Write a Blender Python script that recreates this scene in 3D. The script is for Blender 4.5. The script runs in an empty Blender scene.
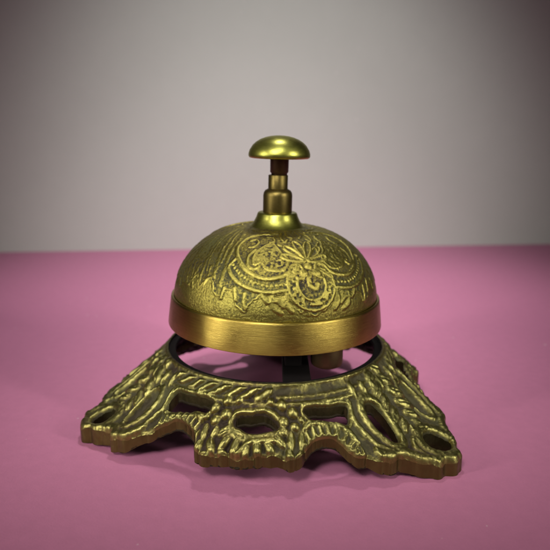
import bpy, math, numpy as np
from math import radians as R, pi
MM = 0.001
scn = bpy.context.scene
col = scn.collection

# ------------------------------------------------------------------ helpers
def link(name, me, mats, parent=None):
    o = bpy.data.objects.new(name, me); col.objects.link(o)
    for m in mats: me.materials.append(m)
    if parent: o.parent = parent
    return o

def mesh(name, verts, faces, smooth=True, sharp=None):
    me = bpy.data.meshes.new(name)
    me.from_pydata([tuple(v) for v in np.asarray(verts)*MM], [], faces)
    me.update()
    me.polygons.foreach_set('use_smooth', [smooth]*len(me.polygons))
    if sharp: me.set_sharp_from_angle(angle=R(sharp))
    return me

def lathe(name, prof, mats, parent, seg=128, c=(0, 0), sharp=35, sub=0):
    V = []; Fc = []; n = len(prof)
    for i in range(seg):
        a = 2*pi*i/seg
        for r, z in prof: V.append((c[0]+r*math.cos(a), c[1]+r*math.sin(a), z))
    for i in range(seg):
        j = (i+1) % seg
        for k in range(n-1):
            Fc.append((i*n+k, j*n+k, j*n+k+1, i*n+k+1))
    if prof[0][0] > 1e-6 and prof[0][0] < 900 and LATHE_CAP[0]:
        Fc.append([i*n for i in range(seg)][::-1])
    if LATHE_CAP[0]: Fc.append([i*n+n-1 for i in range(seg)])
    return link(name, mesh(name, V, Fc, True, sharp), mats, parent)
LATHE_CAP = [True]

def hash3(i, j, k, seed):
    n = (i.astype(np.int64)*73856093) ^ (j.astype(np.int64)*19349663) ^ (k.astype(np.int64)*83492791) ^ (seed*2654435761)
    n = (n ^ (n >> 13)) * 1274126177 & 0x7fffffff
    n = (n ^ (n >> 15)) * 2246822519 & 0x7fffffff
    return ((n ^ (n >> 11)) & 0xffff)/65535.0
def vnoise(P, scale, seed=0):
    """smooth value noise in [-1, 1] at points P (n,3), feature size `scale` mm"""
    Q = P/scale; I = np.floor(Q); f = Q-I; f = f*f*(3-2*f); I = I.astype(np.int64)
    out = 0
    for a in (0, 1):
        for b in (0, 1):
            for c in (0, 1):
                w = (f[:, 0] if a else 1-f[:, 0])*(f[:, 1] if b else 1-f[:, 1])*(f[:, 2] if c else 1-f[:, 2])
                out = out + w*hash3(I[:, 0]+a, I[:, 1]+b, I[:, 2]+c, seed)
    return out*2-1
def sstep(a, b, x):
    t = np.clip((x-a)/(b-a), 0, 1); return t*t*(3-2*t)
def seg_dist(P, L, closed=False):
    """distance of points P (n,d) to polyline L, and arc position of the nearest point"""
    L = np.asarray(L, float)
    if closed: L = np.vstack([L, L[:1]])
    best = np.full(len(P), 1e9); arc = np.zeros(len(P)); s0 = 0
    for a, b in zip(L[:-1], L[1:]):
        d = b-a; ll = d@d
        if ll < 1e-12: continue
        t = np.clip(((P-a)@d)/ll, 0, 1)
        q = np.sqrt((((P-a)-t[:, None]*d)**2).sum(1))
        m = q < best; best[m] = q[m]; arc[m] = s0+t[m]*math.sqrt(ll); s0 += math.sqrt(ll)
    return best, arc
def inside(P, L):
    x, y = P[:, 0], P[:, 1]; c = np.zeros(len(P), bool); n = len(L)
    for i in range(n):
        x1, y1 = L[i]; x2, y2 = L[(i+1) % n]
        if y1 == y2: continue
        c ^= ((y1 > y) != (y2 > y)) & (x < (x2-x1)*(y-y1)/(y2-y1)+x1)
    return c
def smooth_line(L, closed=False, k=6):
    """Catmull-Rom through the points"""
    L = np.asarray(L, float); n = len(L); out = []
    rng = range(n) if closed else range(n-1)
    for i in rng:
        g = (lambda q: L[q % n]) if closed else (lambda q: L[min(max(q, 0), n-1)])
        p0, p1, p2, p3 = g(i-1), g(i), g(i+1), g(i+2)
        for j in range(k):
            t = j/k
            out.append(.5*((2*p1)+(-p0+p2)*t+(2*p0-5*p1+4*p2-p3)*t*t+(-p0+3*p1-3*p2+p3)*t**3))
    if not closed: out.append(L[-1])
    return np.array(out)
def ridge(d, w, h):
    return h*np.sqrt(np.clip(1-(d/w)**2, 0, 1))

# ------------------------------------------------------------------ materials
def new_mat(name):
    m = bpy.data.materials.new(name); m.use_nodes = True
    nt = m.node_tree; b = nt.nodes['Principled BSDF']
    return m, nt, b
def N(nt, t, **kw):
    n = nt.nodes.new(t)
    for k, v in kw.items():
        if k in n.inputs.keys() if hasattr(n.inputs, 'keys') else False: n.inputs[k].default_value = v
        else: setattr(n, k, v)
    return n
def noise(nt, vec, scale, detail=4, rough=.6):
    n = nt.nodes.new('ShaderNodeTexNoise'); n.inputs['Scale'].default_value = scale
    n.inputs['Detail'].default_value = detail; n.inputs['Roughness'].default_value = rough
    nt.links.new(vec, n.inputs['Vector']); return n.outputs['Fac']
def ramp(nt, fac, stops):
    r = nt.nodes.new('ShaderNodeValToRGB'); e = r.color_ramp.elements
    while len(e) < len(stops): e.new(.5)
    for q, (p, c) in zip(e, stops):
        q.position = p; q.color = (*c, 1) if len(c) == 3 else c
    nt.links.new(fac, r.inputs[0]); return r.outputs[0]
def mixc(nt, fac, a, b, blend='MIX'):
    m = nt.nodes.new('ShaderNodeMix'); m.data_type = 'RGBA'; m.blend_type = blend
    for s, v in ((m.inputs[0], fac), (m.inputs[6], a), (m.inputs[7], b)):
        if isinstance(v, bpy.types.NodeSocket): nt.links.new(v, s)
        elif isinstance(v, (int, float)): s.default_value = v
        else: s.default_value = (*v, 1)
    return m.outputs[2]
def bump(nt, hgt, strength, dist, normal=None):
    b = nt.nodes.new('ShaderNodeBump'); b.inputs['Strength'].default_value = strength
    b.inputs['Distance'].default_value = dist
    nt.links.new(hgt, b.inputs['Height'])
    if normal: nt.links.new(normal, b.inputs['Normal'])
    return b.outputs[0]
def objco(nt):
    return nt.nodes.new('ShaderNodeTexCoord').outputs['Object']
def cyl_vec(nt, ks, kz):
    """(angle*ks, 0, z*kz) coordinates, for marks left by turning on a lathe"""
    sp = nt.nodes.new('ShaderNodeSeparateXYZ'); nt.links.new(objco(nt), sp.inputs[0])
    at = nt.nodes.new('ShaderNodeMath'); at.operation = 'ARCTAN2'
    nt.links.new(sp.outputs[1], at.inputs[0]); nt.links.new(sp.outputs[0], at.inputs[1])
    m1 = nt.nodes.new('ShaderNodeMath'); m1.operation = 'MULTIPLY'; m1.inputs[1].default_value = ks
    m2 = nt.nodes.new('ShaderNodeMath'); m2.operation = 'MULTIPLY'; m2.inputs[1].default_value = kz
    nt.links.new(at.outputs[0], m1.inputs[0]); nt.links.new(sp.outputs[2], m2.inputs[0])
    cb = nt.nodes.new('ShaderNodeCombineXYZ'); nt.links.new(m1.outputs[0], cb.inputs[0]); nt.links.new(m2.outputs[0], cb.inputs[2])
    return cb.outputs[0]

def relief_brass(name, hi, mid, lo, stops, rough, fine, verd=0.25, grain=1.0, gsc=900):
    m, nt, b = new_mat(name)
    at = nt.nodes.new('ShaderNodeAttribute'); at.attribute_name = 'wear'
    co = objco(nt)
    n1 = noise(nt, co, gsc, 4, .65); n2 = noise(nt, co, 120, 4, .6); n3 = noise(nt, co, 45, 3, .5)
    a = nt.nodes.new('ShaderNodeMath'); a.operation = 'MULTIPLY_ADD'
    nt.links.new(n1, a.inputs[0]); a.inputs[1].default_value = grain; nt.links.new(at.outputs['Fac'], a.inputs[2])
    a2 = nt.nodes.new('ShaderNodeMath'); a2.operation = 'MULTIPLY_ADD'
    nt.links.new(n2, a2.inputs[0]); a2.inputs[1].default_value = .8; nt.links.new(a.outputs[0], a2.inputs[2])
    s = nt.nodes.new('ShaderNodeMath'); s.operation = 'SUBTRACT'; s.inputs[1].default_value = .5*grain+.4
    nt.links.new(a2.outputs[0], s.inputs[0])
    c = ramp(nt, s.outputs[0], [(stops[0], lo), (stops[1], mid), (stops[2], hi)])
    g = ramp(nt, n3, [(.42, (0, 0, 0)), (.62, (verd,)*3)])
    c = mixc(nt, g, c, (mid[0]*.75, mid[1]*1.0, mid[2]*1.0))
    nt.links.new(c, b.inputs['Base Color'])
    nt.links.new(ramp(nt, s.outputs[0], [(stops[0]+.06, (.5,)*3), (stops[1], (1, 1, 1))]), b.inputs['Metallic'])
    rr = ramp(nt, s.outputs[0], [(.1, (rough+.32,)*3), (.75, (rough,)*3)])
    nt.links.new(rr, b.inputs['Roughness'])
    nt.links.new(bump(nt, n1, fine, .00035), b.inputs['Normal'])
    return m
M_base = relief_brass('cast_brass', (.35, .31, .10), (.185, .15, .050), (.045, .028, .018), (.17, .47, .92), .40, .4, .4, .9)
M_dome = relief_brass('embossed_brass', (.42, .35, .08), (.23, .185, .042), (.024, .016, .010), (.26, .56, .90), .36, .6, .3, 1.6, 1500)

def turned_brass(name, colr, dark, rough, aniso=.0, streak=.5, ks=6., kz=9000., bs=.25):
    m, nt, b = new_mat(name)
    v = cyl_vec(nt, ks, kz)
    n1 = noise(nt, v, 1, 4, .75); n2 = noise(nt, objco(nt), 110, 4, .6)
    c = mixc(nt, ramp(nt, n1, [(.3, (0, 0, 0)), (.72, (streak,)*3)]), colr, dark)
    c = mixc(nt, ramp(nt, n2, [(.45, (0, 0, 0)), (.75, (.45,)*3)]), c, dark)
    nt.links.new(c, b.inputs['Base Color']); b.inputs['Metallic'].default_value = 1
    nt.links.new(ramp(nt, n2, [(.3, (rough,)*3), (.7, (rough+.14,)*3)]), b.inputs['Roughness'])
    b.inputs['Anisotropic'].default_value = aniso; b.inputs['Anisotropic Rotation'].default_value = .25
    if aniso:
        tg = nt.nodes.new('ShaderNodeTangent'); tg.direction_type = 'RADIAL'; tg.axis = 'Z'
        nt.links.new(tg.outputs[0], b.inputs['Tangent'])
    nt.links.new(bump(nt, n1, bs, .0001), b.inputs['Normal'])
    return m
M_band = turned_brass('brushed_brass', (.58, .44, .10), (.28, .19, .04), .30, .75, .85, 5., 5000., .6)
M_polish = turned_brass('polished_brass', (.44, .43, .09), (.23, .21, .04), .29, 0, .8, 3., 3000., .35)
M_stem = turned_brass('dull_brass', (.20, .15, .045), (.09, .065, .02), .34, 0, .6, 3., 5000., .3)
M_plunger = turned_brass('tarnished_brass', (.12, .08, .04), (.05, .03, .018), .36, 0, .5, 3., 5000., .3)
M_hammer = turned_brass('brown_brass', (.30, .20, .10), (.12, .075, .04), .45, 0, .5)

def edge_mat():
    m, nt, b = new_mat('filed_brass_edge')
    mp = nt.nodes.new('ShaderNodeMapping'); mp.inputs['Scale'].default_value = (1, 1, .75)
    nt.links.new(objco(nt), mp.inputs[0])
    n1 = noise(nt, mp.outputs[0], 330, 4, .6); n2 = noise(nt, objco(nt), 60, 3, .5)
    c = mixc(nt, ramp(nt, n1, [(.3, (0, 0, 0)), (.7, (1, 1, 1))]), (.14, .135, .04), (.18, .175, .055))
    c = mixc(nt, ramp(nt, n2, [(.4, (0, 0, 0)), (.7, (.5,)*3)]), c, (.09, .085, .03))
    nt.links.new(c, b.inputs['Base Color']); b.inputs['Metallic'].default_value = 1; b.inputs['Roughness'].default_value = .40
    nt.links.new(bump(nt, n1, .7, .0005), b.inputs['Normal'])
    return m
M_edge = edge_mat()
def simple(name, c, metal, rough, bs=.3, sc=300):
    m, nt, b = new_mat(name)
    n = noise(nt, objco(nt), sc, 4, .6)
    nt.links.new(mixc(nt, n, tuple(q*.6 for q in c), tuple(q*1.4 for q in c)), b.inputs['Base Color'])
    b.inputs['Metallic'].default_value = metal; b.inputs['Roughness'].default_value = rough; b.inputs['Specular IOR Level'].default_value = .2
    nt.links.new(bump(nt, n, bs, .0003), b.inputs['Normal']); return m
M_under = simple('raw_casting', (.03, .022, .013), .6, .7)
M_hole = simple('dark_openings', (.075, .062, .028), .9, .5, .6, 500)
M_iron = simple('blackened_iron', (.007, .005, .005), .0, .7)
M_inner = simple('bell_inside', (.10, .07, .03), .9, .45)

def paper(name, base, var, rough, scale):
    m, nt, b = new_mat(name)
    co = objco(nt)
    n1 = noise(nt, co, scale, 6, .7); n2 = noise(nt, co, 9, 3, .5); n3 = noise(nt, co, 1500, 3, .7)
    c = mixc(nt, ramp(nt, n1, [(.3, (0, 0, 0)), (.7, (1, 1, 1))]), tuple(q*(1-var) for q in base), tuple(min(1, q*(1+var)) for q in base))
    c = mixc(nt, ramp(nt, n2, [(.35, (0, 0, 0)), (.65, (.35,)*3)]), c, tuple(q*(1-var*1.6) for q in base))
    n4 = noise(nt, co, 2600, 2, .8)
    c = mixc(nt, ramp(nt, n4, [(.35, (.0,)*3), (.65, (.5,)*3)]), c, tuple(q*(1-var*1.8) for q in base))
    c = mixc(nt, ramp(nt, noise(nt, co, 420, 1, .3), [(.80, (0,)*3), (.83, (.6,)*3)]), c, (.8, .72, .74))
    nt.links.new(c, b.inputs['Base Color']); b.inputs['Roughness'].default_value = rough
    b.inputs['Specular IOR Level'].default_value = .35
    nt.links.new(bump(nt, n3, .25, .0003, bump(nt, n1, .12, .0006)), b.inputs['Normal'])
    return m
M_table = paper('pink_card', (.57, .20, .345), .07, .62, 260)
M_wall = paper('pale_wall', (.57, .57, .545), .025, .9, 60)

# ------------------------------------------------------------------ setting
def plane(name, pts, m, kind):
    me = mesh(name, pts, [(0, 1, 2, 3)], False)
    o = link(name, me, [m]); o['kind'] = kind; return o
k = math.tan(R(4.5)); W = 1100
plane('table', [(-W, -900, 0), (W, -900, 0), (W, 291+W*k, 0), (-W, 291-W*k, 0)], M_table, 'structure')
plane('wall', [(-W, 291-W*k, -2), (W, 291+W*k, -2), (W, 291+W*k, 1500), (-W, 291-W*k, 1500)], M_wall, 'structure')

# ------------------------------------------------------------------ the bell
root = bpy.data.objects.new('desk_bell', None); col.objects.link(root)
root['label'] = 'antique brass desk bell with embossed dome, push button and three cornered openwork base'
root['category'] = 'bell'

# ---- base casting: plan outline of one third, angle from the side's middle axis (deg), radius (mm)
PH = math.degrees(-.67)-60.0
third = [(-60, 66.4), (-58.6, 65.6), (-56.7, 63.6), (-54.1, 62.5), (-51.6, 60.3), (-49.5, 59.2), (-47.3, 58.3), (-43.6, 57.0), (-41.2, 55.4),
         (-39.9, 53.2), (-36.6, 51.6), (-34.9, 49.6), (-31.9, 47.9), (-29.2, 46.4), (-24.7, 46.5), (-20.9, 47.5), (-18.5, 49), (-17.6, 50.8), (-14.9, 52.1),
         (-12.6, 52.3), (-9.9, 52.1), (-7.1, 51.3), (-4.3, 51.5), (-.7, 51.7), (3.5, 51), (6.9, 50.7), (9.3, 50.9), (12.3, 51.9), (14.9, 51.6),
         (17.5, 49.9), (21.2, 48), (25, 47.4), (28.4, 48), (30.6, 50), (31.8, 51.9), (33.3, 53.3), (35.9, 54), (38, 54.6), (40.5, 56),
         (42.9, 56.9), (47.1, 57.9), (49, 60), (51.3, 61.9), (52.7, 64.2), (55.3, 65), (57.5, 66.3)]
def rot(P, deg):
    a = R(deg); c, s = math.cos(a), math.sin(a)
    P = np.asarray(P, float); return np.stack([P[:, 0]*c-P[:, 1]*s, P[:, 0]*s+P[:, 1]*c], 1)
def tweak(s, a, r):
    if (s == 0 and a < -48) or (s == 2 and a > 48): r -= 1.9
    if s == 1 and abs(a) < 20: r -= 1.2
    return r
outline = np.array([(tweak(s, a, r)*math.cos(R(PH+a+120*s)), tweak(s, a, r)*math.sin(R(PH+a+120*s))) for s in range(3) for a, r in third])
outline = smooth_line(outline, True, 4)
# features given in the frame of a side: m across (to the viewer's right), n outwards; mn -> world for side 0
def mn(L, s=0, mir=False):
    L = np.asarray(L, float); m = -L[:, 0] if mir else L[:, 0]; n = L[:, 1]
    # radial direction at PH ; tangential (increasing angle)
    e = R(PH+120*s); return np.stack([n*math.cos(e)-m*math.sin(e), n*math.sin(e)+m*math.cos(e)], 1)
def uv(L, s=0, mir=False):
    L = np.asarray(L, float); v = -L[:, 1] if mir else L[:, 1]; u = L[:, 0]
    e = R(PH+60+120*s); return np.stack([u*math.cos(e)-v*math.sin(e), u*math.sin(e)+v*math.cos(e)], 1)
oval = [(-4.6, 44), (-4.0, 42), (-.9, 41.2), (3.1, 40.9), (6.1, 41.7), (6.9, 43.3), (5.3, 45.1), (2.7, 46), (-.8, 46), (-3.1, 45.4)]
trap = [(13.9, 39), (15.3, 38.1), (20.5, 36), (25.3, 33.3), (26, 35.4), (25.9, 37.2), (23.6, 38.1), (19.5, 39.4), (16.2, 40.4), (15, 39.6)]
slot = [(41.4, 10.6), (42.3, 8.2), (45, 7.2), (48, 7.7), (50.9, 8.9), (52.2, 10.5), (50.8, 12.1), (47.8, 12.7), (45, 12.7), (42.7, 11.9)]
trap_left = [(24.4, 33.0), (21.3, 34.6), (16.5, 36.7), (12.8, 38.3), (12.0, 39.3), (13.6, 40.6), (17.5, 39.9), (22, 38.5), (25.6, 37.3), (26.6, 35.1)]
chole = [(59+3.9*math.cos(t), .6+3.9*math.sin(t)) for t in np.linspace(0, 2*pi, 20, False)]
holes = []; kinds = []
for s in range(3):
    holes.append(smooth_line(mn([((a_-1.1)*(.98+.10*(b_ < 43.5))+1.1, (b_-44.8)*.66+44.8+.35*math.sin(a_*.9+1)) for a_, b_ in oval], s), True, 3)); kinds.append('oval')
    for mr in (False, True):
        holes.append(smooth_line(mn(trap_left if mr else trap, s, mr), True, 3)); kinds.append('trap')
        holes.append(smooth_line(uv(slot, s, mr), True, 3)); kinds.append('slot' if (s == 0 and mr) else 'hollow')
    holes.append(smooth_line(uv([((u_-59)*.9+57.2, v_*.9) for u_, v_ in chole] if s == 2 else chole, s), True, 2)); kinds.append('corner')

H_ = .26
gx = np.arange(-69, 69.01, H_); gy = np.arange(-69, 69.01, H_)
GX, GY = np.meshgrid(gx, gy, indexing='ij'); P = np.stack([GX.ravel(), GY.ravel()], 1)
near = np.hypot(P[:, 0], P[:, 1]) > 33
P3 = np.c_[P, np.zeros(len(P))]
dO = np.full(len(P), -5.); arcO = np.zeros(len(P))
q, ar = seg_dist(P[near], outline, True); sg = np.where(inside(P[near], outline), 1, -1)
dO[near] = q*sg; arcO[near] = ar
dO += (.40*np.abs(np.sin(pi*arcO/4.6))-.2+.25*np.sin(arcO*.55))*sstep(49.5, 53.5, np.hypot(P[:, 0], P[:, 1]))+.14*vnoise(P3, 2.6, 3)
dH = {k_: np.full(len(P), 20.) for k_ in ('oval', 'trap', 'slot', 'corner', 'hollow')}
for hl, kd in zip(holes, kinds):
    c0 = hl.mean(0); m = np.hypot(*(P-c0).T) < 16
    q, _ = seg_dist(P[m], hl, True); q = np.where(inside(P[m], hl), -q, q)
    q += .12*vnoise(P3[m], 2.2, 8)
    dH[kd][m] = np.minimum(dH[kd][m], q)
RI = 35.7
Rr = np.hypot(P[:, 0], P[:, 1])
Fv = np.minimum(np.minimum(dO, Rr-RI), np.minimum(np.minimum(dH['oval'], dH['trap']), np.minimum(dH['slot'], dH['corner'])))

def base_h(r):
    t = np.clip((66.3-r)/28.3, 0, 1.3); return 5.2+16.8*t*t
def relief(P, dO, arcO, dH, F):
    """relief height over the skirt (mm) of the casting"""
    r = np.hypot(P[:, 0], P[:, 1]); P3 = np.c_[P, np.zeros(len(P))]
    ang = np.degrees(np.arctan2(P[:, 1], P[:, 0]))-PH
    a = (ang+60) % 120-60                        # signed angle from side axis
    m = r*np.sin(np.radians(a)); n = r*np.cos(np.radians(a))
    ac = (ang) % 120-60                          # signed angle from corner axis
    u = r*np.cos(np.radians(ac)); v = r*np.sin(np.radians(ac))
    S = np.stack([m, n], 1); SF = np.stack([np.abs(m), n], 1)
    U = np.stack([u, v], 1); UF = np.stack([u, np.abs(v)], 1)
    rel = -.62+.30*vnoise(P3, 2.4, 10)+.18*vnoise(P3, 1.3, 11)+.10*vnoise(P3, .7, 12)
    def add(x):
        nonlocal rel
        # soft union keeps the forms rounded where they run together
        k_ = .12; h_ = np.clip(.5+.5*(x-rel)/k_, 0, 1); rel = rel*(1-h_)+x*h_+k_*h_*(1-h_)
    def lobe(S_, cx, cy, ra, rb, deg, h):
        c_, s_ = math.cos(R(deg)), math.sin(R(deg))
        dx = S_[:, 0]-cx; dy = S_[:, 1]-cy
        q_ = ((dx*c_+dy*s_)/(ra*1.12))**2+((-dx*s_+dy*c_)/(rb*1.12))**2
        add(np.where(q_ < 1, -.8+(h+.8)*np.sqrt(np.clip(1-q_, 0, 1)), -2))
    def bar(d, w, h):
        w = w*1.18; add(np.where(d < w, -.8+(h+.8)*np.sqrt(np.clip(1-(d/w)**2, 0, 1)), -2))
    jit = .20*vnoise(P3, 3.0, 21)
    arch = sstep(15.5, 18.5, np.abs(a))*(1-sstep(35, 38.5, np.abs(a)))
    corner = sstep(36, 40, np.abs(a))
    # arches: ribs between a thin lip and the upper bar
    ribs = (.5+.5*np.sin(2*pi*arcO/1.75))**.7
    add(arch*(-.55+.85*ribs*sstep(.3, .9, dO)*(1-sstep(2.7, 3.2, dO)))-2*(1-arch))
    bar(np.abs(dO-3.75+jit*.4)+6*(1-arch), .95, .75)
    bar(np.abs(dO-.5)+2*(1-arch), .5, .0)
    # thick bar round the corner panels
    bar(np.abs(dO-1.7+jit*.5)+6*(1-corner), 1.5, .55)
    # rims of the openings
    bar(np.abs(dH['slot']-1.2+jit), 1.35, .55)
    bar(np.abs(dH['hollow']-.9+jit*1.5)+np.where(np.abs(v) < 9.5, .7, 0), 1.15, .35)
    rel = rel-1.25*(1-sstep(-1.3, .5, dH['hollow']))
    bar(np.abs(dH['corner']-1.7), 1.75, .65)
    bar(np.abs(dH['oval']-.9+jit*1.2)+np.where(n < 44, .35, .1), 1.1, .30)
    bar(np.abs(dH['trap']-.6), .65, .15)
    pe = smooth_line([(38.6, 14.9), (39.4, 15.8), (41.8, 16.9), (44, 17.1), (46.8, 16.9), (49.4, 16.6), (52, 15)])
    d, _ = seg_dist(UF, pe); bar(d, .9, .45)
    # acanthus leaf between the slots: paired rounded lobes with a midrib
    for uu, vv, ra, rb, dg, hh in [(37.9, 2.6, 2.3, 1.5, 75, .6), (40.8, 3.4, 3.0, 1.6, 66, .95), (43.9, 3.9, 3.3, 1.65, 62, 1.1), (47.0, 3.8, 3.2, 1.6, 58, 1.05),
                                   (49.9, 3.2, 2.7, 1.4, 52, .9), (52.3, 2.2, 2.1, 1.15, 42, .7), (54.1, .8, 1.3, 1.1, 20, .6)]:
        off_ = np.where(v > 0, .55, -.25)      # the two halves of the leaf are not quite alike
        V2 = np.stack([u+off_, np.abs(v)], 1)
        lobe(V2, uu, vv, ra, rb, dg, hh)
        d, _ = seg_dist(V2, [(uu-1.0, vv-1.9), (uu+.9, vv+1.7)]); rel -= .34*np.clip(1-d/.34, 0, 1)
    rel -= .5*np.clip(1-np.abs(v)/.5, 0, 1)*(u > 38)*(u < 52)
    d, _ = seg_dist(UF, smooth_line([(53.6, 2), (54.2, 4.6), (56.2, 7.2), (60, 7.4)])); bar(d, .95, .3)
    for t in np.linspace(-11, 11, 7):
        lobe(U, 40.1-t*t*.020, t*1.05, 1.9, 1.15, t*1.5, .6)
    # berries of the middle ornament, beside the oval opening
    for bm_, bn, br in [(8.6, 42.6, 1.5), (7.8, 39.4, 1.4), (10.9, 40.3, 1.5), (11.8, 43.0, 1.35), (13.4, 41.2, 1.0), (4.6, 39.3, 1.1), (1.0, 39.0, 1.2),
                        (-7.6, 41.9, 1.5), (-11.0, 40.3, 1.5), (-10.2, 42.9, 1.5), (-7.6, 39.2, 1.4), (-4.2, 39.4, 1.1), (-13.2, 41.8, 1.05)]:
        lobe(S, bm_, bn, br*1.05, br*.78, 0, .25+br*.4)
    # scrolls and leaves below them
    for cx_, cy_, ra, rb, dg, hh in [(-7.0, 45.6, 2.2, 1.2, 160, .8), (-6.6, 48.0, 2.3, 1.15, 128, .8), (-3.6, 49.0, 2.3, 1.2, 108, .9), (-.6, 49.3, 2.2, 1.15, 88, .7),
                                     (2.4, 49.2, 2.4, 1.25, 72, .95), (5.6, 48.6, 2.4, 1.2, 52, .85), (8.2, 46.9, 2.2, 1.15, 28, .8), (8.9, 44.6, 1.6, 1.1, 8, .6),
                                     (-9.8, 45.6, 1.7, 1.1, 120, .7), (-10.4, 48.6, 2.2, 1.2, 70, .8), (-12.9, 45.4, 2.2, 1.0, 100, .6), (-13.9, 48.6, 2.0, 1.1, 110, .7), (-12.0, 50.7, 1.6, .9, 10, .5),
                                     (11.2, 46.3, 2.3, 1.15, 80, .85), (11.4, 49.6, 1.9, 1.1, 60, .7), (13.9, 45.5, 2.3, .95, 86, .6), (13.9, 49.0, 1.7, .9, 120, .55), (-6.8, 50.6, 1.5, .9, 20, .5), (6.6, 50.6, 1.4, .8, -20, .5)]:
        lobe(S, cx_, cy_, ra, rb, dg, hh)
        c_, s_ = math.cos(R(dg)), math.sin(R(dg))
        d, _ = seg_dist(S, [(cx_-c_*ra*.7, cy_-s_*ra*.7), (cx_+c_*ra*.6, cy_+s_*ra*.6)]); rel -= .22*np.clip(1-d/.28, 0, 1)
    for L, w, h in [([(-5.9, 43.4), (-5.4, 45.6), (-3.2, 47.2), (0, 47.5), (3.2, 47.2), (6.2, 46.2), (7.6, 44.4)], .75, .45),
                    ([(-2.6, 50.8), (-.2, 48.4), (3.6, 47.4), (6.6, 47.0)], .8, .95)]:
        d, s_ = seg_dist(S, smooth_line(L)); bar(d+jit*.4, w, h)
    # ring: inner lip, gadroons on part of each side, double line above the openings
    bar(np.abs(r-36.25), .55, -.1)
    gz = sstep(-44, -41, a)*(1-sstep(7, 9, a)); gm = (r > 36.7) & (r < 39.6)
    gw = np.sqrt(np.clip(1-(((a+(r-36)*2.6+vnoise(P3, 5, 22)) % 6.6-3.3)/2.9)**2, 0, 1))
    add(np.where(gm, (-.8+1.35*gw*sstep(36.7, 37.2, r)*(1-sstep(39, 39.6, r)))*gz-2*(1-gz), -2))
    bar(np.abs(r-40.0), .5, .1)
    bar(np.abs(r-38.7)+2*gz, .5, -.1)
    rel += .10*vnoise(P3, 1.0, 31)+.09*vnoise(P3, .55, 32)+.08*vnoise(P3, 3.5, 33)
    rnd = np.clip(1-F/.95, 0, 1)
    rel = rel-.8*rnd**2
    return rel, None

def blur(G, n):
    K = np.cumsum(np.cumsum(np.pad(G, ((n+1, n), (n+1, n)), 'edge'), 0), 1); w = 2*n+1
    return (K[w:, w:]-K[:-w, w:]-K[w:, :-w]+K[:-w, :-w])/(w*w)
msk = Fv > -.6
rel = np.full(len(P), -.8)
rel[msk], _ = relief(P[msk], dO[msk], arcO[msk], {k_: v_[msk] for k_, v_ in dH.items()}, Fv[msk])
rg = rel.reshape(len(gx), len(gy))
wear = (sstep(-.45, .45, rg-blur(rg, 7))*.6+.4*sstep(-.75, .8, rg)).ravel()
rel = rel*1.1
wear = np.maximum(wear, .8*np.clip(1.3-dO/.8, 0, 1))
al_ = np.arctan(1.187*np.clip((66.3-Rr)/28.3, 0, 1.3))     # relief stands square to the sloping skirt
SHX = rel*np.sin(al_)
ZT = base_h(Rr)+rel*np.cos(al_)
ZB = np.maximum(base_h(Rr)-5.2+1.3*(1-sstep(52, 58, Rr)), 0)
# marching squares over the plan
nx, ny = len(gx), len(gy)
Fg = Fv.reshape(nx, ny)
VT = []; WT = []; key = {}
bx_ = []; zb_ = []
def vert(kk, x, y, zt, zb, w):
    i = key.get(kk)
    if i is None:
        i = len(VT); key[kk] = i; VT.append((x, y, zt)); zb_.append(zb); WT.append(w)
    return i
ZTg = ZT.reshape(nx, ny); ZBg = ZB.reshape(nx, ny); Wg = wear.reshape(nx, ny)
FT = []; EDG = []; EM = []; dOg = dO.reshape(nx, ny)
ok = Fg > 0
any_ = ok[:-1, :-1] | ok[1:, :-1] | ok[1:, 1:] | ok[:-1, 1:]
for i, j in np.argwhere(any_):
    cs = [(i, j), (i+1, j), (i+1, j+1), (i, j+1)]
    vals = [Fg[c_] for c_ in cs]
    loop = []; marks = []
    for k_ in range(4):
        c0, c1 = cs[k_], cs[(k_+1) % 4]; f0, f1 = vals[k_], vals[(k_+1) % 4]
        if f0 > 0:
            loop.append(vert(c0, gx[c0[0]], gy[c0[1]], ZTg[c0], ZBg[c0], Wg[c0])); marks.append(0)
        if (f0 > 0) != (f1 > 0):
            t = f0/(f0-f1); t = min(max(t, .04), .96)
            kk = (min(c0, c1), max(c0, c1))
            x = gx[c0[0]]*(1-t)+gx[c1[0]]*t; y = gy[c0[1]]*(1-t)+gy[c1[1]]*t
            zi = ZTg[c0] if f0 > 0 else ZTg[c1]
            w_ = Wg[c0] if f0 > 0 else Wg[c1]
            loop.append(vert(kk, x, y, (ZTg[c0]*(1-t)+ZTg[c1]*t), ZBg[c0]*(1-t)+ZBg[c1]*t, w_)); marks.append(1 if f0 > 0 else 2)
    if len(loop) >= 3:
        FT.append(loop)
        for k_ in range(len(loop)):
            if marks[k_] == 1 and marks[(k_+1) % len(loop)] == 2:
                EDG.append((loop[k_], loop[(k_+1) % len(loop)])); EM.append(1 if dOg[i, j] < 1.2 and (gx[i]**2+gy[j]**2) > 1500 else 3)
VT = np.array(VT); zb_ = np.array(zb_); nT = len(VT)
rv = np.hypot(VT[:, 0], VT[:, 1]); av = np.arctan(1.187*np.clip((66.3-rv)/28.3, 0, 1.3))
t_ = base_h(rv); dr_ = np.clip((VT[:, 2]-t_)*np.tan(av), -1.4, 1.4)
dr_ = np.where(rv < 36.5, dr_*.3, dr_)
VT[:, 0] *= 1+dr_/rv; VT[:, 1] *= 1+dr_/rv
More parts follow.
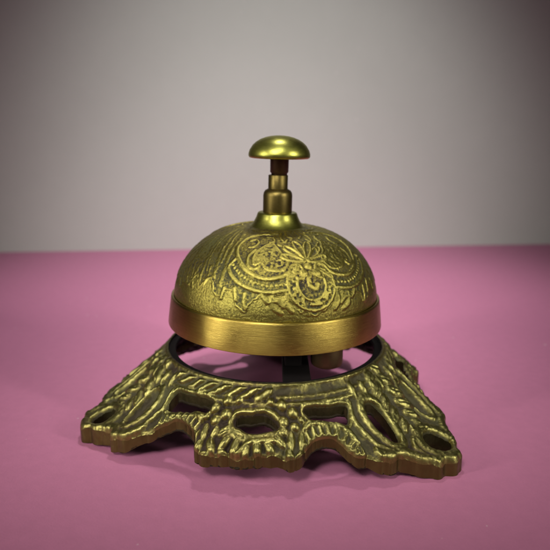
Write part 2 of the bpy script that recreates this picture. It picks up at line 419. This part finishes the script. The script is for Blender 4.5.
# walls: own vertex rings, three levels, rippled as if filed by hand
wall_idx = {}
WV = []
LV = 5
def wv(i):
    if i not in wall_idx:
        wall_idx[i] = len(WV)//LV
        x, y, z = VT[i]
        for q in range(LV):
            WV.append((x, y, z+(zb_[i]-z)*q/(LV-1)))
    return wall_idx[i]
WF = []
for a_, b_ in EDG:
    ia, ib = wv(a_), wv(b_)
    for q in range(LV-1):
        WF.append((nT+ia*LV+q+0, nT+ia*LV+q+1, nT+ib*LV+q+1, nT+ib*LV+q))
WV = np.array(WV)
off = nT+len(WV)
VB = VT.copy(); VB[:, 2] = zb_
allV = np.vstack([VT, WV, VB])
allF = FT+WF+[[off+q for q in f][::-1] for f in FT]
me = mesh('base', allV, allF, True)
mi = np.array([0]*len(FT)+[e for e in EM for _ in range(LV-1)]+[2]*len(FT), dtype=np.int32)
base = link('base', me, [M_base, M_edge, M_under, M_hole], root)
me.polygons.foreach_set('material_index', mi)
at = me.attributes.new('wear', 'FLOAT', 'POINT')
at.data.foreach_set('value', np.concatenate([np.array(WT), np.zeros(len(WV))+.5, np.zeros(nT)]).astype(np.float32))
me.update()

# ---- inner mounting plate (dark flat ring inside the base), crossbar, post and striker
LATHE_CAP[0] = False
lathe('mounting_ring', [(33.0, 22.2), (33.0, 23.2), (33.2, 23.4), (35.7, 23.4), (36.0, 22.2), (33.0, 22.2)], [M_iron], root, 160)
LATHE_CAP[0] = True
def box(name, x0, x1, y0, y1, z0, z1, m, parent, bev=.4):
    V = [(x, y, z) for x in (x0, x1) for y in (y0, y1) for z in (z0, z1)]
    Fc = [(0, 1, 3, 2), (4, 6, 7, 5), (0, 4, 5, 1), (2, 3, 7, 6), (0, 2, 6, 4), (1, 5, 7, 3)]
    o = link(name, mesh(name, V, Fc, False), [m], parent)
    b = o.modifiers.new('bevel', 'BEVEL'); b.width = bev*MM; b.segments = 3
    return o
box('crossbar', 2.2, 10.6, -31.5, 31.5, 20.2, 22.15, M_iron, root)
lathe('post', [(5.2, 22.2), (5.2, 26), (3.2, 26.4), (3.2, 55), (2.9, 55.3)], [M_iron], root, 48, (5.2, -1))
ham = lathe('striker', [(3.9, 21.4), (4.7, 21.9), (5.0, 22.8), (5.0, 33.5), (4.6, 34.2), (3.9, 34.5)], [M_hammer], root, 64, (16.2, -15))
arm = box('striker_arm', 5.4, 13, -16.5, -13.5, 31, 32.4, M_iron, ham)
# a bracket leg from the crossbar up to the arm's pivot
box('pivot_bracket', 3.0, 8.2, -18.5, -12, 22.16, 34, M_iron, root)

# ---- bell, leaning a touch to the right as the cup sits on its post
tilt = R(1.3)
cup = bpy.data.objects.new('tmp', None)
prof = [(0, 63.6), (4, 63.55), (8.5, 63.3), (13, 62.7), (18, 61.3), (22.7, 58.9), (26.4, 55.9), (29.2, 52.5), (31.2, 49), (32.4, 45.5), (32.9, 43), (33.05, 41.2)]
pr = smooth_line(prof, False, 24)
sg_ = np.r_[0, np.cumsum(np.hypot(*np.diff(pr, axis=0).T))]
# arc length is counted so that the collar's edge (r 8.5) sits at 8.5
s_total = sg_[-1]
NS, NTH = 190, 900
ss = np.linspace(6.5, s_total, NS)
pr_r = np.interp(ss, sg_, pr[:, 0]); pr_z = np.interp(ss, sg_, pr[:, 1])
nrm = np.stack([np.gradient(-pr_z), np.gradient(pr_r)], 1); nrm /= np.linalg.norm(nrm, axis=1)[:, None]
TH = np.arange(NTH)*360.0/NTH
FL = -90+19.7                                   # direction of the flower
thr = (TH-FL+90) % 180-90                       # pattern repeats on the far side
A, Sg = np.meshgrid(thr, ss, indexing='ij'); A = A.ravel(); Sg = Sg.ravel()
def on_dome(a, s):
    r = np.interp(s, ss, pr_r); z = np.interp(s, ss, pr_z); t = np.radians(a)
    return np.stack([r*np.cos(t), r*np.sin(t), z], 1)
Q = on_dome(A, Sg); QF = on_dome(-np.abs(A), Sg)
TT = np.repeat(TH, NS); QQ = on_dome(TT, Sg)    # unfolded, for noise
def dline(L, pts=QF, closed=False, k=5):
    L = np.asarray(L, float); L = smooth_line(L, closed, k)
    if closed: L = np.vstack([L, L[:1]])
    return seg_dist(pts, on_dome(L[:, 0], L[:, 1]))
AF = -np.abs(A); PF = np.stack([AF, Sg], 1); PN = np.stack([A, Sg], 1)
jag = [(-90, 38), (-84, 40.2), (-80, 37.5), (-76, 38.6), (-70.5, 34.5), (-66, 38.5), (-61, 35), (-58.7, 34.8), (-54.4, 36.9), (-48.7, 40.3), (-46.7, 36.6), (-42.8, 37.3), (-39.5, 40.7), (-35.1, 42.2),
       (-31.4, 38.8), (-26.4, 37.6), (-17.2, 37.0), (-12.1, 38), (-7.5, 41.8), (0, 43.3)]
jl = np.array(jag)
jn = 1.0*vnoise(QQ, 2.2, 5)+.5*vnoise(QQ, 1.0, 6)
field = sstep(-.25, .25, np.interp(AF, jl[:, 0], jl[:, 1])+jn-Sg)     # 1 inside the textured ground
rough_g = vnoise(QQ, .9, 41)*.45+vnoise(QQ, .55, 42)*.55
hgt = field*(-.26+.46*rough_g)
d_j, _ = seg_dist(QF, on_dome(jl[:, 0], jl[:, 1]))
def up(x):
    global hgt
    hgt = np.maximum(hgt, x)
edge = np.abs(np.interp(AF, jl[:, 0], jl[:, 1])+jn-Sg)
up(ridge(edge, .45, .16))
# acanthus sprays at the sides
for L, w in [([(-92, 12), (-82, 18.6), (-75, 25), (-69.3, 30.0), (-67, 36)], .75), ([(-95, 16.7), (-90.1, 24.8), (-83.9, 31.6), (-79, 38)], .7),
             ([(-88, 10.5), (-72, 16.7), (-64.3, 23.4), (-59.1, 29.8), (-57, 34)], .6), ([(-78, 10.5), (-62, 15), (-55.5, 20), (-54, 26), (-51.5, 31), (-51, 36)], .7),
             ([(-90, 20), (-84.5, 26), (-80, 31), (-74, 36.5)], .4), ([(-84, 14.2), (-76, 20.5), (-70, 26.5), (-64.5, 32.5)], .4),
             ([(-75, 12.5), (-65, 18), (-59.5, 23.5), (-56, 29)], .4), ([(-86, 30), (-86, 36), (-83, 39)], .6), ([(-73, 31), (-73, 36), (-71, 38.5)], .6), ([(-63, 31), (-61.5, 34.5), (-63, 37)], .5)]:
    d, s_ = dline(L); up(ridge(d+.2*vnoise(QQ, 2, 78), w*1.1, .17)-.06)
fil = ((A < -54) | (A > 54)) & (Sg < 33)
up(np.where(fil, -.16+.10*np.sin(Sg*1.6+AF*.42+1.5*vnoise(QQ, 4, 9)), -1))
# the great scroll
d, _ = dline([(-20, 13.2), (-28.1, 13.7), (-39.3, 14.6), (-48.2, 17.0), (-51.2, 20.5), (-49.9, 23.9), (-43.6, 27.8), (-35.9, 31), (-27.1, 32.7), (-18, 32.2), (-12, 30.4)]); up(ridge(d, .75, .42))
d, _ = dline([(-47.5, 27), (-49.4, 30.2), (-43, 33.7), (-33.5, 35.9), (-24.4, 36.7), (-14, 35.9)]); up(ridge(d, .65, .36))
# beads between the two rails
for t in np.linspace(0, 1, 16):
    a0 = np.interp(t, [0, .25, .5, .75, 1], [-47.3, -40.5, -32.5, -24, -14.5]); s0 = np.interp(t, [0, .25, .5, .75, 1], [29.2, 31.9, 33.9, 34.9, 34.2])
    c_ = on_dome(np.array([a0]), np.array([s0]))[0]
    up(ridge(np.sqrt(((QF-c_)**2).sum(1)), .62, .34)-.1)
blob = smooth_line([(-29, 20.6), (-33.9, 23.0), (-35.6, 26.3), (-33.5, 28.2), (-29.4, 27.6), (-26.5, 29.3), (-22.8, 30.1), (-16.7, 30.0), (-13.4, 28.6), (-12.6, 25.9), (-16.1, 24.0), (-20, 21.4), (-24, 19.6)], True, 4)
ins = inside(PF, blob); db, _ = dline(np.vstack([blob, blob[:1]]), k=1)
pit = np.clip(vnoise(QQ, .75, 51)+.05, 0, 1)
up(np.where(ins, .12*sstep(0, .6, db)+.05*vnoise(QQ, 1.6, 52), -1)); 
hgt -= np.where(ins & (db > .7), .55*pit, 0)
up(ridge(np.abs(db-.1), .35, .2))
d, _ = dline([(-36, 23), (-39, 25.5), (-37.5, 29), (-33, 29.9), (-30.5, 28.9)]); up(ridge(d, .55, .3))
# small curls over the scroll
for L in ([(-44, 19), (-40, 18), (-36, 19.4), (-38, 21.6), (-42, 22)], [(-30, 16), (-24, 16.4), (-22, 18.6), (-26, 19)], [(-14, 12.5), (-16, 16), (-13, 19), (-10, 17.5)],
          [(-8, 12), (-8, 15), (-4, 16.5)], [(-19, 20), (-14.5, 21.4), (-11, 24)], [(-24, 11.5), (-14, 10.6), (0, 10.8)], [(-60, 11.5), (-45, 12), (-34, 11.4)]):
    d, _ = dline(L); up(ridge(d, .5, .28)-.03)
# leaf lobes hanging under the beads
for L in ([(-36, 37.4), (-35.8, 40), (-34.8, 41.6)], [(-27, 37.6), (-24, 39.4), (-19.5, 39), (-16, 40.5)], [(-22, 38), (-21, 41), (-17, 42.4)], [(-14, 37), (-14.5, 40), (-11.5, 42)],
          [(-48, 36.5), (-48.8, 39.5)], [(-42, 36), (-40.5, 39.5)]):
    d, _ = dline(L); up(ridge(d, .65, .3)-.03)
# the horseshoe of the flower with its pitted band
hs = smooth_line([(-6.2, 31.2), (-7.4, 29.4), (-9.6, 30.4), (-11, 33.8), (-9.4, 37.2), (-5.4, 39.6), (0, 40.5)], False, 5)
d, _ = seg_dist(QF, on_dome(hs[:, 0], hs[:, 1]))
up(np.where(d < 1.75, .30, -1)*sstep(1.85, 1.5, d)+np.where(d < 1.8, 0, -1))
hgt -= np.where(d < 1.05, .62*np.clip(vnoise(QQ, .85, 61)+.12, 0, 1), 0)
up(ridge(np.abs(d-1.5), .36, .34))
d, _ = dline([(.5, 30.8), (-1.4, 32.4), (-1.2, 34.6), (1.6, 35.6), (3.2, 34.4)], pts=Q); up(ridge(d, .8, .26))
c_ = on_dome(np.array([-4.0]), np.array([31.]))[0]; up(ridge(np.sqrt(((QF-c_)**2).sum(1)), 1.5, .5)-.05)
# the flower: looped petals
ctr = (0, 27.2)
for th, ln in [(-178, 0), (-72, 7.0), (-40, 7.6), (-10, 8.2), (18, 8.0), (48, 7.2), (80, 6.4)]:
    if not ln: continue
    t = R(th)
    L = []
    for ph in np.linspace(0, 2*pi, 16):
        al = ln*(.5-.5*math.cos(ph))*.98+.6; wd = 1.35*math.sin(ph)*(.35+.65*al/ln)
        dx = math.sin(t)*al+math.cos(t)*wd; ds = -math.cos(t)*al+math.sin(t)*wd
        s_ = ctr[1]+ds; r_ = float(np.interp(s_, ss, pr_r)); L.append((math.degrees(dx/r_), s_))
    L = np.array(L); d, _ = seg_dist(Q, on_dome(L[:, 0], L[:, 1])); up(ridge(d, .5, .42))
c_ = on_dome(np.array([0.]), np.array([28.8]))[0]; up(ridge(np.sqrt(((Q-c_)**2).sum(1)*[1]), 1.3, .55))
top = sstep(11, 9, Sg)
hgt = hgt*(1-top)+top*(-.05)
hgt += .02*vnoise(QQ, .9, 71)+.05*vnoise(QQ, 6, 72)+field*(1-top)*.05*vnoise(QQ, .6, 73)
hgt *= sstep(s_total, s_total-.8, Sg)*.999+.001
hgt *= 1.0
hg = hgt.reshape(NTH, NS); cav = hg-blur(hg, 4)
wearD = (sstep(-.10, .14, cav)*.45+.55*sstep(-.22, .16, hg)).ravel()
wearD = wearD*field+(.72+.1*vnoise(QQ, 3, 74))*(1-field)
wearD = np.maximum(wearD, sstep(.1, .35, hgt))
rr = np.tile(pr_r, NTH)+nrm[np.tile(np.arange(NS), NTH), 0]*0
nr = np.tile(nrm[:, 0], NTH); nz = np.tile(nrm[:, 1], NTH)
sgn = np.sign(nz); sgn[sgn == 0] = 1
tr = np.radians(TT)
Rv = np.tile(pr_r, NTH)+hgt*np.abs(nr); Zv = np.tile(pr_z, NTH)+hgt*np.abs(nz)
DV = np.stack([Rv*np.cos(tr), Rv*np.sin(tr), Zv], 1)
DF = []
for i in range(NTH):
    j = (i+1) % NTH
    for k_ in range(NS-1):
        DF.append((i*NS+k_, i*NS+k_+1, j*NS+k_+1, j*NS+k_))
# inner shell so the cup is a real, thin walled bell
ni = len(DV); SI = 96; inner = [(33.6, 31.8), (33.0, 33.0), (31.7, 41), (31.2, 43), (30, 46.5), (27.5, 50.4), (23, 54.8), (17, 58.6), (9, 60.8), (6.4, 61)]
IV = [(r*math.cos(2*pi*i/SI), r*math.sin(2*pi*i/SI), z) for i in range(SI) for r, z in inner]
ki = len(inner)
IF = [(ni+i*ki+q, ni+((i+1) % SI)*ki+q, ni+((i+1) % SI)*ki+q+1, ni+i*ki+q+1) for i in range(SI) for q in range(ki-1)]
DV = np.vstack([DV, np.array(IV)])
me = mesh('bell_cup', DV, DF+IF, True)
cupo = link('bell_cup', me, [M_dome, M_inner], root)
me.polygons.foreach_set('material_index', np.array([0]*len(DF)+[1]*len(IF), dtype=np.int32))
at = me.attributes.new('wear', 'FLOAT', 'POINT')
at.data.foreach_set('value', np.concatenate([wearD, np.zeros(len(IV))]).astype(np.float32))
LATHE_CAP[0] = False
band = [(33.6, 31.8), (34.6, 31.75), (34.95, 31.95), (35.0, 32.3), (34.6, 36), (34.05, 40.4), (33.95, 40.85), (33.7, 41.1), (33.3, 41.15), (33.0, 40.95)]
rim = lathe('rim_band', band, [M_band], cupo, 256, sharp=50)
collar = lathe('collar', [(10.2, 62.5), (9.2, 62.95), (8.3, 63.6), (7.4, 64.7), (6.7, 66.1), (6.35, 67.2), (6.15, 67.5), (5.9, 67.6), (4.0, 67.6)], [M_polish], root, 96, sharp=50)
LATHE_CAP[0] = True
barrel = lathe('stem', [(4.4, 67.3), (4.6, 67.5), (4.65, 68), (4.65, 72.9), (4.5, 73.8), (4.1, 74.5), (3.4, 74.9), (3.1, 75.1), (3.1, 79.2), (2.95, 79.4), (2.0, 79.4)], [M_stem], root, 96, sharp=50)
LATHE_CAP[0] = False
plunger = lathe('plunger', [(2.5, 78.5), (2.55, 79.9), (2.9, 80.3), (2.95, 84.2), (3.2, 84.9), (3.6, 85.1), (0.0, 85.1)], [M_plunger], root, 64, sharp=60)
button = lathe('push_button', [(0, 84.2), (3.4, 84.3), (6, 84.6), (8.4, 84.75), (9.1, 84.6), (9.5, 84.8), (9.72, 85.3), (9.66, 86.1), (9.35, 87.1), (8.4, 88.6), (7.3, 89.6), (6.0, 90.4), (4.4, 91.0), (3.0, 91.35), (1.5, 91.55), (0, 91.6)], [M_polish], root, 128, sharp=80)
for o in (cupo, collar, barrel, plunger, button):
    o.rotation_euler = (0, tilt, 0)
    # rotate about the rim's centre height
    z0 = 34*MM
    o.location = (-math.sin(tilt)*z0, 0, z0-math.cos(tilt)*z0)
plunger.location.x += .3*MM; button.location.x += .2*MM

# ------------------------------------------------------------------ camera
cam = bpy.data.cameras.new('camera'); co = bpy.data.objects.new('camera', cam); col.objects.link(co)
f_px, hy, Dc, Hc = 620., 128., 198., 93.8
pitch = math.atan((275-hy)/f_px)
co.location = (0, -Dc*MM, Hc*MM); co.rotation_euler = (pi/2-pitch, 0, 0)
cam.sensor_width = 36; cam.lens = f_px/550*36
cam.clip_start = .01; cam.clip_end = 20
cam.dof.use_dof = True; cam.dof.focus_distance = .168; cam.dof.aperture_fstop = 18
scn.camera = co

# ------------------------------------------------------------------ light
w = bpy.data.worlds.new('World'); scn.world = w; w.use_nodes = True
bg = w.node_tree.nodes['Background']; bg.inputs[0].default_value = (.57, .63, .57, 1); bg.inputs[1].default_value = .06
def aim(o, t):
    from mathutils import Vector
    d = Vector(t)-o.location; o.rotation_euler = d.to_track_quat('-Z', 'Y').to_euler()
def area(name, loc, tgt, size, power, c, sy=None, spread=60):
    l = bpy.data.lights.new(name, 'AREA'); l.energy = power; l.color = c; l.size = size
    if sy: l.shape = 'RECTANGLE'; l.size_y = sy
    l.spread = R(spread)
    o = bpy.data.objects.new(name, l); col.objects.link(o); o.location = loc; aim(o, tgt); return o
def spot(name, loc, tgt, power, ang, blend, rad, c):
    l = bpy.data.lights.new(name, 'SPOT'); l.energy = power; l.color = c; l.spot_size = R(ang); l.spot_blend = blend; l.shadow_soft_size = rad
    o = bpy.data.objects.new(name, l); col.objects.link(o); o.location = loc; aim(o, tgt); return o
area('left_lamp', (-.34, -.20, .17), (0, 0, .045), .03, .050, (1, .96, .86), .18, 40)
area('right_lamp', (.31, -.22, .20), (0, 0, .045), .025, .048, (1, .97, .88), .16, 40)
area('front_fill', (-.12, -.34, .36), (0, 0, .035), .10, .055, (1, .97, .90), .10, 30)  # added fill, brings out the relief on the front of the base
spot('overhead_vignette_spot', (.01, .09, .42), (-.01, .14, .0), 4.1, 64, 1.0, .016, (1, .98, .96))  # light from overhead; cone narrowed to imitate lens vignetting on the table
spot('wall_vignette_spot', (.02, -.25, .45), (0, .30, .035), 11.5, 43, 1.0, .06, (.97, 1, .93))  # added for the wall alone, soft cone stands in for vignetting

scn.render.engine = 'CYCLES'
scn.view_settings.view_transform = 'Standard'; scn.view_settings.look = 'None'
scn.view_settings.exposure = 0; scn.view_settings.gamma = 1
scn.render.resolution_x = 1024; scn.render.resolution_y = 1024
